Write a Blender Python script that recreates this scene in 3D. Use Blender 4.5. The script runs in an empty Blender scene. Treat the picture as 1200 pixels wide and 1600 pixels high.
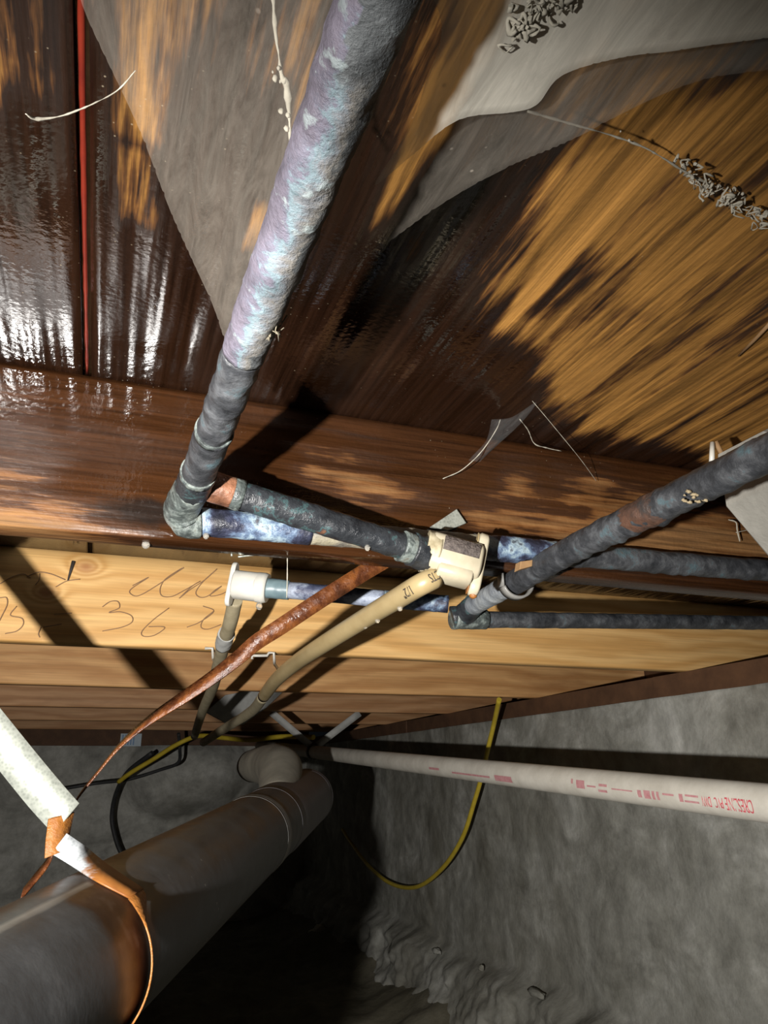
import bpy, bmesh, math, random
import numpy as np
from mathutils import Vector, Matrix, noise
random.seed(7)
C = bpy.context.scene.collection
S = bpy.context.scene

# ------------------------------------------------------------------ camera
F, PIT, ROL, YAW = 1165.0, 0.33656, -0.01005, 0.35497
FW = Vector((math.sin(YAW)*math.cos(PIT), math.cos(YAW)*math.cos(PIT), math.sin(PIT)))
_r = Vector((math.cos(YAW), -math.sin(YAW), 0)); _u = _r.cross(FW)
RT = _r*math.cos(ROL)+_u*math.sin(ROL); UP = -_r*math.sin(ROL)+_u*math.cos(ROL)
cam = bpy.data.cameras.new('camera'); cam_o = bpy.data.objects.new('camera', cam); C.objects.link(cam_o)
cam.sensor_width = 36; cam.lens = F*36/1600; cam.clip_start = 0.01
cam_o.matrix_world = Matrix((RT, UP, -FW)).transposed().to_4x4()
S.camera = cam_o
# ------------------------------------------------------------------ light: one hand-held lamp to the left of the camera
LAMP = Vector((-0.19, 0.0, -0.065))
w = bpy.data.worlds.new('world'); S.world = w; w.use_nodes = True
w.node_tree.nodes['Background'].inputs[0].default_value = (0.55, 0.65, 0.8, 1)
w.node_tree.nodes['Background'].inputs[1].default_value = 0.004
ld = bpy.data.lights.new('flashlight', 'SPOT'); lo = bpy.data.objects.new('flashlight', ld); C.objects.link(lo)
ld.energy = 82; ld.color = (1.0, 0.97, 0.93); ld.shadow_soft_size = 0.007
ld.spot_size = math.radians(125); ld.spot_blend = 1.0
lo.location = LAMP
lo.rotation_euler = Vector((0.30, 1.0, 0.07)).to_track_quat('-Z', 'Y').to_euler()
S.view_settings.view_transform = 'Standard'; S.view_settings.look = 'None'
S.view_settings.gamma = 1; S.view_settings.use_curve_mapping = False
S.view_settings.exposure = 0.0

# ------------------------------------------------------------------ measuring helpers: a sight line met with a real plane
def ray(x, y): return RT*((x-600)/F)+UP*((800-y)/F)+FW
def aY(x, y, v): d = ray(x, y); return d*(v/d.y)
def aZ(x, y, v): d = ray(x, y); return d*(v/d.z)
def aX(x, y, v): d = ray(x, y); return d*(v/d.x)
def aD(x, y, v): return ray(x, y)*v
def px_of(p): return Vector((600+F*p.dot(RT)/p.dot(FW), 800-F*p.dot(UP)/p.dot(FW)))
def seg_at(a, b, x): return a.lerp(b, min(np.linspace(0, 1, 400), key=lambda t: abs(px_of(a.lerp(b, float(t))).x-x)))

PLY, JB, Y1, SP, JT = 0.315, 0.1791, 0.60, 0.5592, 0.0295      # plywood underside, joist underside, first joist, spacing, thickness
XW, SILLB, FLO, YB = 1.044, 0.1365, -0.66, 4.02

# ------------------------------------------------------------------ material kit
class MK:
    def __init__(s, name, **k):
        s.m = bpy.data.materials.new(name); s.m.use_nodes = True; s.nt = s.m.node_tree
        s.b = s.nt.nodes['Principled BSDF']; s.out = s.nt.nodes['Material Output']
        s.tc = s.nt.nodes.new('ShaderNodeTexCoord'); s.P = s.tc.outputs['Object']
        for a, v in k.items(): s.set(a, v)
    def put(s, sock, v):
        if isinstance(v, bpy.types.NodeSocket): s.nt.links.new(v, sock)
        elif isinstance(v, (tuple, list)) and len(v) == 3 and sock.type == 'RGBA': sock.default_value = (*v, 1)
        else: sock.default_value = v
    def set(s, a, v): s.put(s.b.inputs[a], v)
    def math(s, op, a, b=0.0, c=0.0, clamp=False):
        n = s.nt.nodes.new('ShaderNodeMath'); n.operation = op; n.use_clamp = clamp
        s.put(n.inputs[0], a); s.put(n.inputs[1], b); s.put(n.inputs[2], c); return n.outputs[0]
    def scale(s, sc, loc=(0, 0, 0)):
        n = s.nt.nodes.new('ShaderNodeMapping'); s.put(n.inputs['Vector'], s.P)
        n.inputs['Scale'].default_value = sc; n.inputs['Location'].default_value = loc; return n.outputs[0]
    def noise(s, scale, detail=4, rough=.55, vec=None, dist=0.0):
        n = s.nt.nodes.new('ShaderNodeTexNoise'); s.put(n.inputs['Vector'], vec if vec else s.P)
        n.inputs['Scale'].default_value = scale; n.inputs['Detail'].default_value = detail
        n.inputs['Roughness'].default_value = rough; n.inputs['Distortion'].default_value = dist; return n.outputs['Fac']
    def voro(s, scale, vec=None, feat='F1'):
        n = s.nt.nodes.new('ShaderNodeTexVoronoi'); n.feature = feat; s.put(n.inputs['Vector'], vec if vec else s.P)
        n.inputs['Scale'].default_value = scale; return n.outputs['Distance']
    def ramp(s, v, stops):
        n = s.nt.nodes.new('ShaderNodeValToRGB'); s.put(n.inputs[0], v); e = n.color_ramp.elements
        while len(e) < len(stops): e.new(0.5)
        for el, (p, c) in zip(e, stops):
            el.position = p; el.color = (*c, 1) if isinstance(c, tuple) else (c, c, c, 1)
        return n.outputs[0]
    def mix(s, f, a, b, kind='MIX'):
        n = s.nt.nodes.new('ShaderNodeMix'); n.data_type = 'RGBA'; n.blend_type = kind
        s.put(n.inputs[0], f); s.put(n.inputs[6], a); s.put(n.inputs[7], b); return n.outputs[2]
    def attr(s, name):
        n = s.nt.nodes.new('ShaderNodeAttribute'); n.attribute_name = name; return n.outputs['Fac']
    def map(s, v, a, b, c=0.0, d=1.0):
        n = s.nt.nodes.new('ShaderNodeMapRange'); s.put(n.inputs[0], v)
        for i, q in enumerate((a, b, c, d)): s.put(n.inputs[1+i], q)
        return n.outputs[0]
    def bump(s, h, strength=.3, dist=.002, base=None):
        n = s.nt.nodes.new('ShaderNodeBump'); s.put(n.inputs['Height'], h); n.inputs['Strength'].default_value = strength
        n.inputs['Distance'].default_value = dist
        if base: s.put(n.inputs['Normal'], base)
        return n.outputs[0]

def simple(name, c1, c2, sc=40, rough=.5, metal=0.0, bump=.2, bd=.001, **k):
    m = MK(name); n = m.noise(sc, 6, .65)
    m.set('Base Color', m.ramp(n, [(.3, c1), (.7, c2)])); m.set('Roughness', rough); m.set('Metallic', metal)
    if bump: m.set('Normal', m.bump(m.noise(sc*2.5, 5, .6), bump, bd))
    for a, v in k.items(): m.set(a, v)
    return m.m

def wet_wood(name, along, wet, mid, dry, mould=None):
    """wood whose 'dry' attribute (metres inside the dry patch, negative when soaked) is broken up along the grain"""
    m = MK(name)
    g = lambda a, b: m.scale((b, a, b) if along == 'Y' else (a, b, b))
    d = m.attr('dry')
    n1 = m.noise(1, 5, .6, g(5, 55)); n2 = m.noise(1, 4, .6, g(14, 320)); n3 = m.noise(9, 4, .6)
    e = m.math('ADD', d, m.math('MULTIPLY', m.math('SUBTRACT', n1, .5), .14))
    e = m.math('ADD', e, m.math('MULTIPLY', m.math('SUBTRACT', n2, .5), .035))
    e = m.math('ADD', e, m.math('MULTIPLY', m.math('SUBTRACT', n3, .5), .05))
    f = m.map(e, -.03, .03)
    col = m.ramp(f, [(.0, wet), (.42, wet), (.55, mid), (.85, dry)])
    grain = m.ramp(m.noise(1, 6, .7, g(6, 240)), [(.36, .45), (.60, 1.1)])
    wide = m.ramp(m.noise(1, 3, .6, g(2.5, 26)), [(.3, .72), (.7, 1.08)])
    col = m.mix(1.0, col, grain, 'MULTIPLY'); col = m.mix(.8, col, wide, 'MULTIPLY')
    sp = m.map(m.voro(130), .05, .09, 1, 0)
    spm = m.math('MULTIPLY', sp, m.map(m.noise(14), .52, .62))
    col = m.mix(m.math('MULTIPLY', spm, .35), col, (.45, .38, .26))
    if mould:
        sx = m.nt.nodes.new('ShaderNodeSeparateXYZ'); m.put(sx.inputs[0], m.P)
        dx = m.math('DIVIDE', m.math('SUBTRACT', sx.outputs[0], mould[0]), mould[2]); dz = m.math('DIVIDE', m.math('SUBTRACT', sx.outputs[2], mould[1]), mould[3])
        r2 = m.math('ADD', m.math('ADD', m.math('MULTIPLY', dx, dx), m.math('MULTIPLY', dz, dz)), m.math('MULTIPLY', m.math('SUBTRACT', m.noise(60, 5), .5), 1.6))
        col = m.mix(m.map(r2, .2, 1.1, .85, 0), col, (.010, .008, .007))
    m.set('Base Color', col)
    film = m.noise(1, 3, .5, g(3, 22))
    wetr = m.map(film, .44, .58, .08, .27)
    m.set('Roughness', m.math('ADD', m.math('MULTIPLY', wetr, m.math('SUBTRACT', 1.0, f)), m.math('MULTIPLY', f, .75)))
    m.set('Specular IOR Level', m.map(f, .3, .8, .8, .25))
    h = m.math('MULTIPLY', m.noise(1, 5, .7, g(8, 260)), m.map(f, 0, .6, .12, 1.0))
    b0 = m.bump(m.noise(1, 2, .5, g(2.2, 38) if along == 'Y' else g(5, 30)), .95 if along == 'Y' else .35, .0085 if along == 'Y' else .003)
    b = m.bump(h, .35, .0012, b0); b = m.bump(m.noise(210, 2, .5), .36, .0009, b)
    m.set('Normal', b)
    return m.m

def fir(name, light, dark, stain, knots=()):
    m = MK(name)
    warp = m.noise(1, 4, .55, m.scale((1.6, 6, 9)))
    sep = m.nt.nodes.new('ShaderNodeSeparateXYZ'); m.put(sep.inputs[0], m.P)
    ring = m.math('ADD', m.math('MULTIPLY', sep.outputs[2], 62.0), m.math('MULTIPLY', warp, 9.0))
    kn = None
    for (kx, kz, kr) in knots:
        dx = m.math('DIVIDE', m.math('SUBTRACT', sep.outputs[0], kx), kr*1.5); dz = m.math('DIVIDE', m.math('SUBTRACT', sep.outputs[2], kz), kr)
        r2 = m.math('ADD', m.math('MULTIPLY', dx, dx), m.math('MULTIPLY', dz, dz))
        g = m.math('EXPONENT', m.math('MULTIPLY', r2, -.45))
        ring = m.math('ADD', ring, m.math('MULTIPLY', g, 5.0))
        k = m.math('EXPONENT', m.math('MULTIPLY', r2, -1.1)); kn = k if kn is None else m.math('MAXIMUM', kn, k)
    s = m.math('SINE', m.math('MULTIPLY', ring, 3.1))
    col = m.mix(m.map(s, -1, 1), light, dark)
    fine = m.ramp(m.noise(1, 5, .7, m.scale((5, 200, 260))), [(.3, .78), (.65, 1.05)])
    col = m.mix(1.0, col, fine, 'MULTIPLY')
    if kn is not None: col = m.mix(m.math('MULTIPLY', kn, .75, clamp=True), col, (.36, .15, .06))
    st = m.map(m.noise(1, 5, .65, m.scale((3, 3, 14))), .52, .72)
    col = m.mix(m.math('MULTIPLY', st, .55), col, stain)
    m.set('Base Color', col); m.set('Roughness', .62); m.set('Specular IOR Level', .3)
    m.set('Normal', m.bump(m.noise(1, 5, .7, m.scale((8, 260, 260))), .2, .0008))
    return m.m

def corroded(name, stops, sc=28, rough=.45, metal=0.0, warp=.4):
    m = MK(name)
    n = m.noise(sc, 8, .62, dist=warp); v = m.noise(sc*3.3, 6, .65)
    f = m.math('ADD', m.math('MULTIPLY', n, .75), m.math('MULTIPLY', v, .25))
    m.set('Base Color', m.ramp(f, stops)); m.set('Roughness', m.map(v, .3, .7, rough-.22, rough+.22)); m.set('Metallic', metal)
    b = m.bump(m.noise(220, 5, .7), .6, .0016); m.set('Normal', m.bump(m.noise(70, 4, .6), .5, .003, b))
    return m.m

def sided(name, rough=.6):
    m = MK(name)
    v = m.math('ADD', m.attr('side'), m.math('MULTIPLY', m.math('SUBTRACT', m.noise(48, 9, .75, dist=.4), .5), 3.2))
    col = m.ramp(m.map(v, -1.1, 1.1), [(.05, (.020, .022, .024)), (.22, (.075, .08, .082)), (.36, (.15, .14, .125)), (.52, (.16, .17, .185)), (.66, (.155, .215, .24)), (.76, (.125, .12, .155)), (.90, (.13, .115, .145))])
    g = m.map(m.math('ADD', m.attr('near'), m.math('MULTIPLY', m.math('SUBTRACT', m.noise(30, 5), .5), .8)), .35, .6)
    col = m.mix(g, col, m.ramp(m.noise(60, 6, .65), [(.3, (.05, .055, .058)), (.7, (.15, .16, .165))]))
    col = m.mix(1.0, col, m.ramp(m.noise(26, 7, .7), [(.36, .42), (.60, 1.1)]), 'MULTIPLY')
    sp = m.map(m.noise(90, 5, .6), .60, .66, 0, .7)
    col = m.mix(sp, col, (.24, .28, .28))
    m.set('Base Color', col); m.set('Roughness', rough)
    b = m.bump(m.noise(260, 5, .7), .7, .0016); m.set('Normal', m.bump(m.noise(90, 5, .65), .6, .003, b))
    return m.m
def concrete(name, c1, c2, c3):
    m = MK(name)
    a = m.noise(5.5, 9, .68, dist=.8); b = m.noise(26, 8, .7)
    col = m.ramp(a, [(.28, c1), (.52, c2), (.74, c3)])
    col = m.mix(.75, col, m.ramp(b, [(.25, .55), (.5, .9), (.8, 1.25)]), 'MULTIPLY')
    col = m.mix(m.map(m.noise(1.3, 6, .6), .5, .68, 0, .5), col, (.14, .125, .085))
    m.set('Base Color', col); m.set('Roughness', .88); m.set('Specular IOR Level', .2)
    h = m.bump(m.noise(16, 8, .62), .6, .009); m.set('Normal', m.bump(m.noise(150, 4, .6), .25, .0015, h))
    return m.m

PLYM = wet_wood('soaked_plywood', 'Y', (.016, .0068, .0036), (.085, .034, .009), (.38, .183, .042))
_mo = aY(228, 800, Y1); BEAMM = wet_wood('soaked_joist_wood', 'X', (.044, .0165, .0058), (.13, .052, .014), (.21, .105, .038), (_mo.x, _mo.z, .045, .014))
FIRA = fir('pale_fir', (.66, .40, .165), (.47, .245, .085), (.34, .16, .055), [(.0, 0.0, .02)])
FIRB = fir('orange_fir', (.66, .37, .15), (.50, .25, .09), (.30, .13, .045))
FIRC = fir('dull_fir', (.52, .29, .14), (.40, .20, .085), (.2, .095, .04))
CONC = concrete('wall_concrete', (.19, .185, .155), (.36, .355, .315), (.62, .615, .57))
DIRT = concrete('dirt', (.11, .10, .07), (.17, .155, .11), (.24, .22, .17))
SILL = simple('sill_wood', (.085, .040, .02), (.15, .072, .034), 20, .75)
COPA = corroded('copper_pale_patina', [(.36, (.05, .055, .06)), (.43, (.16, .17, .19)), (.49, (.27, .24, .34)), (.55, (.32, .40, .46)), (.62, (.36, .33, .29)), (.70, (.20, .17, .26))], 22, .6)
COPB = corroded('copper_black_patina', [(.36, (.010, .011, .013)), (.55, (.028, .031, .035)), (.585, (.045, .085, .088)), (.61, (.030, .033, .038)), (.66, (.13, .06, .032)), (.72, (.12, .13, .13))], 42, .34)
COPC = corroded('copper_blue_crust', [(.36, (.010, .011, .018)), (.46, (.03, .034, .06)), (.53, (.10, .145, .22)), (.59, (.27, .35, .39)), (.65, (.05, .055, .075)), (.74, (.14, .125, .10))], 38, .4)
COPD = corroded('copper_soot', [(.34, (.012, .013, .015)), (.50, (.035, .037, .041)), (.58, (.070, .073, .078)), (.64, (.065, .105, .12)), (.70, (.085, .05, .032)), (.78, (.12, .12, .115))], 34, .48)
SOLD = corroded('solder_crust', [(.36, (.025, .028, .028)), (.48, (.065, .077, .073)), (.56, (.17, .195, .18)), (.66, (.09, .075, .055))], 60, .35)
BARE = corroded('bare_copper', [(.35, (.08, .035, .02)), (.55, (.25, .11, .06)), (.7, (.20, .15, .10))], 40, .4)
CREAM = simple('cream_cpvc', (.36, .31, .215), (.45, .405, .30), 45, .35, bump=.12)
TANP = simple('tan_cpvc', (.27, .20, .095), (.34, .26, .135), 30, .38, bump=.08)
DUSTP = simple('dusty_cpvc', (.22, .185, .11), (.34, .29, .19), 60, .6)
WHITE = simple('white_cpvc', (.52, .50, .44), (.62, .60, .54), 40, .35, bump=.08)
PVCM = simple('white_pvc', (.44, .41, .35), (.60, .57, .50), 26, .6, bump=.15)
GALV = MK('galvanised_steel'); GALV.set('Metallic', .55); GALV.set('Roughness', GALV.map(GALV.voro(170), 0, .6, .32, .55))
GALV.set('Base Color', GALV.ramp(GALV.voro(420), [(.0, (.26, .28, .245)), (.7, (.42, .44, .385))])); GALV = GALV.m
RUST = corroded('wet_rust', [(.32, (.022, .007, .0035)), (.46, (.075, .023, .008)), (.58, (.15, .050, .013)), (.72, (.055, .018, .007))], 60, .3)
RUSTO = corroded('orange_rust', [(.3, (.13, .045, .010)), (.5, (.25, .095, .018)), (.7, (.17, .06, .013))], 60, .5)
_l = MK('half_rusted_zinc'); _sx = _l.nt.nodes.new('ShaderNodeSeparateXYZ'); _l.put(_sx.inputs[0], _l.P)
_f = _l.map(_l.math('ADD', _sx.outputs[0], _l.math('MULTIPLY', _l.math('SUBTRACT', _l.noise(70, 5), .5), .03)), .000, .006)
_l.set('Base Color', _l.mix(_f, _l.ramp(_l.voro(420), [(.0, (.24, .26, .27)), (.7, (.42, .44, .45))]), _l.ramp(_l.noise(60, 5), [(.3, (.15, .052, .011)), (.7, (.26, .10, .02))])))
_l.set('Roughness', .5); LSTR = _l.m
GREY = simple('grey_dusty', (.26, .26, .245), (.42, .42, .40), 24, .8, bump=.4, bd=.003)
YEL = simple('yellow_jacket', (.50, .36, .03), (.66, .50, .05), 30, .45)
BLK = simple('rubber_and_shadow_black', (.025, .025, .025), (.055, .055, .055), 30, .6)
DARKM = simple('dark_print', (.02, .015, .012), (.05, .04, .035), 200, .7, bump=0)
PENCIL = simple('pencil', (.22, .125, .07), (.30, .18, .09), 90, .7, bump=0)
REDP = simple('red_print', (.42, .05, .07), (.55, .10, .12), 150, .6, bump=0)
REDS = simple('red_seam', (.10, .009, .005), (.17, .018, .007), 40, .4)
BLUEP = simple('blue_print', (.16, .30, .55), (.26, .42, .65), 80, .5, bump=0)
FLUFF = simple('cobweb_dust', (.26, .24, .19), (.40, .37, .30), 90, .95)
SPLN = simple('splinter_wood', (.22, .12, .05), (.30, .18, .08), 60, .8)
STONE = concrete('stone', (.12, .11, .08), (.20, .185, .15), (.28, .26, .21))
_w = MK('water'); _w.set('Base Color', (1, 1, 1)); _w.set('Roughness', .02); _w.set('IOR', 1.33); _w.set('Transmission Weight', .85); _w.set('Base Color', (.95, .9, .8)); WATER = _w.m

def web_mat(name, lo_, hi_, tint):
    m = MK(name)
    a = m.noise(1, 6, .6, m.scale((14, 5, 10)), .6); b = m.noise(1, 6, .75, m.scale((90, 14, 60)), 2.5)
    f = m.math('ADD', m.math('MULTIPLY', a, .45), m.math('MULTIPLY', b, .55))
    sp = m.map(m.voro(90), .05, .10, .55, 0)
    al = m.math('ADD', m.map(f, .34, .68, lo_, hi_), m.math('MULTIPLY', sp, m.map(m.noise(11), .5, .65)), clamp=True)
    sx = m.nt.nodes.new('ShaderNodeSeparateXYZ'); m.put(sx.inputs[0], m.P)
    al = m.math('MULTIPLY', al, m.map(sx.outputs[0], -.03, .20, .50, 1.25))
    al = m.math('ADD', al, m.math('MULTIPLY', m.math('EXPONENT', m.math('MULTIPLY', m.attr('edge'), -700.0)), hi_*.4), clamp=True)
    al = m.math('MULTIPLY', al, m.map(m.attr('edge'), 0, .004, .45, 1))
    m.set('Base Color', tint); m.set('Roughness', 1.0); m.set('Specular IOR Level', 0.0)
    m.set('Alpha', al); return m.m
WEBA = web_mat('cobweb_thin', .12, .42, (.34, .30, .25)); WEBB = web_mat('cobweb_thick', .45, .88, (.74, .70, .60))
WEBC = web_mat('cobweb_faint', .02, .12, (.6, .62, .62))

def abs_mat(name):
    m = MK(name)
    r = m.attr('rust'); u = m.attr('top')
    n = m.noise(18, 7, .65); n2 = m.noise(1, 5, .6, m.scale((30, 30, 30)))
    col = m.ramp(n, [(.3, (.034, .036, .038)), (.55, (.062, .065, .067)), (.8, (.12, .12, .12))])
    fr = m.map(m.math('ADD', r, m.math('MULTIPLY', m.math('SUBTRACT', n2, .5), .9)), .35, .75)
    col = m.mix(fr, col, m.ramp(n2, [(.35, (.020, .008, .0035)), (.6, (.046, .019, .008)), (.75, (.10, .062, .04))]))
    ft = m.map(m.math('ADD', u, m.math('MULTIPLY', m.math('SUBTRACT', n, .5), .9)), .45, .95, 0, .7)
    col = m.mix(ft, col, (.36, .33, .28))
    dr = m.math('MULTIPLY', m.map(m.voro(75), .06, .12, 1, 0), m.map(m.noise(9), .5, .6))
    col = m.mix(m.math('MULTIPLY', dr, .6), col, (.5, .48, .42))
    m.set('Base Color', col); m.set('Roughness', m.map(n, .3, .7, .32, .58)); m.set('Normal', m.bump(m.noise(120, 4), .15, .001))
    return m.m
ABSM = abs_mat('black_abs'); GLUE = simple('glue_primer', (.13, .13, .125), (.24, .235, .22), 60, .6)
HUB = simple('grey_abs_hub', (.075, .073, .082), (.115, .112, .122), 20, .5)
BEIGE = simple('dusty_elbow', (.17, .155, .12), (.28, .255, .20), 18, .85)

# ------------------------------------------------------------------ mesh kit
def obj(name, verts, faces, mat, parent=None, smooth=True, attrs=None):
    me = bpy.data.meshes.new(name); me.from_pydata([tuple(v) for v in verts], [], faces); me.validate()
    if smooth: me.polygons.foreach_set('use_smooth', [len(p.vertices) <= 4 for p in me.polygons])
    for a, vals in (attrs or {}).items():
        at = me.attributes.new(a, 'FLOAT', 'POINT'); at.data.foreach_set('value', np.asarray(vals, dtype=np.float32))
    me.materials.append(mat); me.update()
    o = bpy.data.objects.new(name, me); C.objects.link(o)
    if parent: o.parent = parent; o.matrix_parent_inverse = Matrix.Translation(-Vector(parent.location)) if parent.type == 'EMPTY' else Matrix()
    return o
def join(*parts):
    V, Fc = [], []
    for v, f in parts:
        k = len(V); V += list(v); Fc += [tuple(i+k for i in q) for q in f]
    return V, Fc
def tag(o, label, cat, group=None, kind=None):
    if label: o['label'] = label
    if cat: o['category'] = cat
    if group: o['group'] = group
    if kind: o['kind'] = kind
    return o
def thing(name, loc, label, cat, group=None):
    o = bpy.data.objects.new(name, None); o.empty_display_size = .02; C.objects.link(o); o.location = loc
    return tag(o, label, cat, group)
def catmull(P, n=8):
    P = [Vector(p) for p in P]; out = []
    for i in range(len(P)-1):
        a = P[i-1] if i else P[0]*2-P[1]; b, c = P[i], P[i+1]; d = P[i+2] if i+2 < len(P) else P[-1]*2-P[-2]
        for k in range(n):
            t = k/n; out.append(.5*((2*b)+(c-a)*t+(2*a-5*b+4*c-d)*t*t+(3*b-a-3*c+d)*t**3))
    out.append(P[-1]); return out
def subdiv(P, step):
    P = [Vector(p) for p in P]; out = [P[0]]
    for a, b in zip(P, P[1:]):
        k = max(1, int((b-a).length/step)); out += [a.lerp(b, (i+1)/k) for i in range(k)]
    return out
def tube(P, r, seg=20, rough=0.0, fs=60.0, cap=True, drip=0.0):
    P = [Vector(p) for p in P]; n = len(P); R = r if isinstance(r, (list, tuple)) else [r]*n
    if len(R) != n: R = [R[int(i*(len(R)-1)/(n-1))]+(R[min(len(R)-1, int(i*(len(R)-1)/(n-1))+1)]-R[int(i*(len(R)-1)/(n-1))])*((i*(len(R)-1)/(n-1)) % 1) for i in range(n)]
    T = [((P[min(i+1, n-1)]-P[max(i-1, 0)]).normalized()) for i in range(n)]
    N = T[0].orthogonal().normalized(); V, Fc = [], []
    for i in range(n):
        N = (N-T[i]*N.dot(T[i])).normalized(); B = T[i].cross(N)
        for k in range(seg):
            a = 2*math.pi*k/seg; d = N*math.cos(a)+B*math.sin(a); rr = R[i]
            if rough:
                q = (P[i]+d*rr)*fs; h = noise.fractal(q, 1.0, 2.0, 4); rr += rough*(h*.75+max(0, noise.noise(q*.8))*.7)
                if drip and d.z < -.3: rr += drip*max(0, noise.noise(q*1.3))*(-d.z)
            V.append(P[i]+d*rr)
    for i in range(n-1):
        for k in range(seg):
            k2 = (k+1) % seg; Fc.append((i*seg+k, i*seg+k2, (i+1)*seg+k2, (i+1)*seg+k))
    if cap:
        Fc.append(tuple(range(seg-1, -1, -1))); Fc.append(tuple((n-1)*seg+k for k in range(seg)))
    return V, Fc
def ribbon(P, W, t):
    """flat bar along P, W = half width vector per point, thickness t"""
    P = [Vector(p) for p in P]; n = len(P); V, Fc = [], []
    for i in range(n):
        T = (P[min(i+1, n-1)]-P[max(i-1, 0)]).normalized(); w_ = Vector(W[i]); nn = T.cross(w_).normalized()*(t/2)
        V += [P[i]-w_-nn, P[i]+w_-nn, P[i]+w_+nn, P[i]-w_+nn]
    for i in range(n-1):
        for k in range(4): Fc.append((i*4+k, i*4+(k+1) % 4, i*4+4+(k+1) % 4, i*4+4+k))
    Fc += [(3, 2, 1, 0), tuple((n-1)*4+k for k in range(4))]
    return V, Fc
def interp_w(W, n):
    m = len(W)-1; out = []
    for i in range(n):
        t = i*m/(n-1); k = min(int(t), m-1); out.append(Vector(W[k]).lerp(Vector(W[k+1]), t-k))
    return out
def prism(pts, O, U, V_, W, t, bev=0.0):
    """outline pts (2-D) in the plane O,U,V_, extruded by t along W, with a chamfered rim"""
    O, U, V_, W = Vector(O), Vector(U), Vector(V_), Vector(W); n = len(pts)
    cx = sum(p[0] for p in pts)/n; cy = sum(p[1] for p in pts)/n; V, Fc = [], []
    def ringp(s, h):
        for x, y in pts:
            dx, dy = x-cx, y-cy; L = math.hypot(dx, dy) or 1; k = 1-s/L
            V.append(O+U*(cx+dx*k)+V_*(cy+dy*k)+W*h)
    lv = [(bev, 0), (0, bev), (0, t-bev), (bev, t)] if bev else [(0, 0), (0, t)]
    for s, h in lv: ringp(s, h)
    for j in range(len(lv)-1):
        for k in range(n): Fc.append((j*n+k, j*n+(k+1) % n, (j+1)*n+(k+1) % n, (j+1)*n+k))
    Fc += [tuple(range(n-1, -1, -1)), tuple((len(lv)-1)*n+k for k in range(n))]
    return V, Fc
def box(a, b):
    x0, y0, z0 = a; x1, y1, z1 = b
    v = [(x0, y0, z0), (x1, y0, z0), (x1, y1, z0), (x0, y1, z0), (x0, y0, z1), (x1, y0, z1), (x1, y1, z1), (x0, y1, z1)]
    return v, [(3, 2, 1, 0), (4, 5, 6, 7), (0, 1, 5, 4), (1, 2, 6, 5), (2, 3, 7, 6), (3, 0, 4, 7)]
def blob(c, r, sx=1, sy=1, sz=1, rough=.2, fs=1.3, seg=14, rings=9, seed=0.0):
    c = Vector(c); V, Fc = [c+Vector((0, 0, r*sz))], []
    for i in range(1, rings):
        th = math.pi*i/rings
        for k in range(seg):
            a = 2*math.pi*k/seg; d = Vector((math.sin(th)*math.cos(a), math.sin(th)*math.sin(a), math.cos(th)))
            h = 1+rough*noise.fractal(d*fs+Vector((seed, seed*.7, 0)), 1, 2, 3); V.append(c+Vector((d.x*sx, d.y*sy, d.z*sz))*r*h)
    V.append(c-Vector((0, 0, r*sz)))
    for k in range(seg): Fc.append((0, 1+k, 1+(k+1) % seg))
    for i in range(rings-2):
        for k in range(seg): Fc.append((1+i*seg+k, 1+(i+1)*seg+k, 1+(i+1)*seg+(k+1) % seg, 1+i*seg+(k+1) % seg))
    e = len(V)-1; q = 1+(rings-2)*seg
    for k in range(seg): Fc.append((e, q+(k+1) % seg, q+k))
    return V, Fc
def sdf(X, Yv, polys):
    """metres inside (+) / outside (-) the union of 2-D polygons"""
    best = np.full(X.shape, -1e9)
    for poly in polys:
        p = np.array(poly); d2 = np.full(X.shape, 1e18); ins = np.zeros(X.shape, bool)
        for (x0, y0), (x1, y1) in zip(p, np.roll(p, -1, 0)):
            ex, ey = x1-x0, y1-y0; wx, wy = X-x0, Yv-y0; t = np.clip((wx*ex+wy*ey)/(ex*ex+ey*ey+1e-18), 0, 1)
            d2 = np.minimum(d2, (wx-ex*t)**2+(wy-ey*t)**2)
            cond = ((y0 <= Yv) & (y1 > Yv)) | ((y1 <= Yv) & (y0 > Yv))
            xi = x0+(Yv-y0)/(ey if abs(ey) > 1e-12 else 1e-12)*ex; ins ^= cond & (X < xi)
        best = np.maximum(best, np.sqrt(d2)*np.where(ins, 1, -1))
    return best
def textmesh(s, width, height, fn):
    cu = bpy.data.curves.new('text', 'FONT'); cu.body = s; cu.size = 1
    o = bpy.data.objects.new('text', cu); C.objects.link(o); dg = bpy.context.evaluated_depsgraph_get()
    me = o.evaluated_get(dg).to_mesh(); V = [v.co.copy() for v in me.vertices]; Fc = [tuple(p.vertices) for p in me.polygons]
    o.evaluated_get(dg).to_mesh_clear(); bpy.data.objects.remove(o)
    x0 = min(v.x for v in V); x1 = max(v.x for v in V); y0 = min(v.y for v in V); y1 = max(v.y for v in V)
    return [fn((v.x-x0)/(x1-x0)*width, (v.y-y0)/(y1-y0)*height) for v in V], Fc

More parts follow.
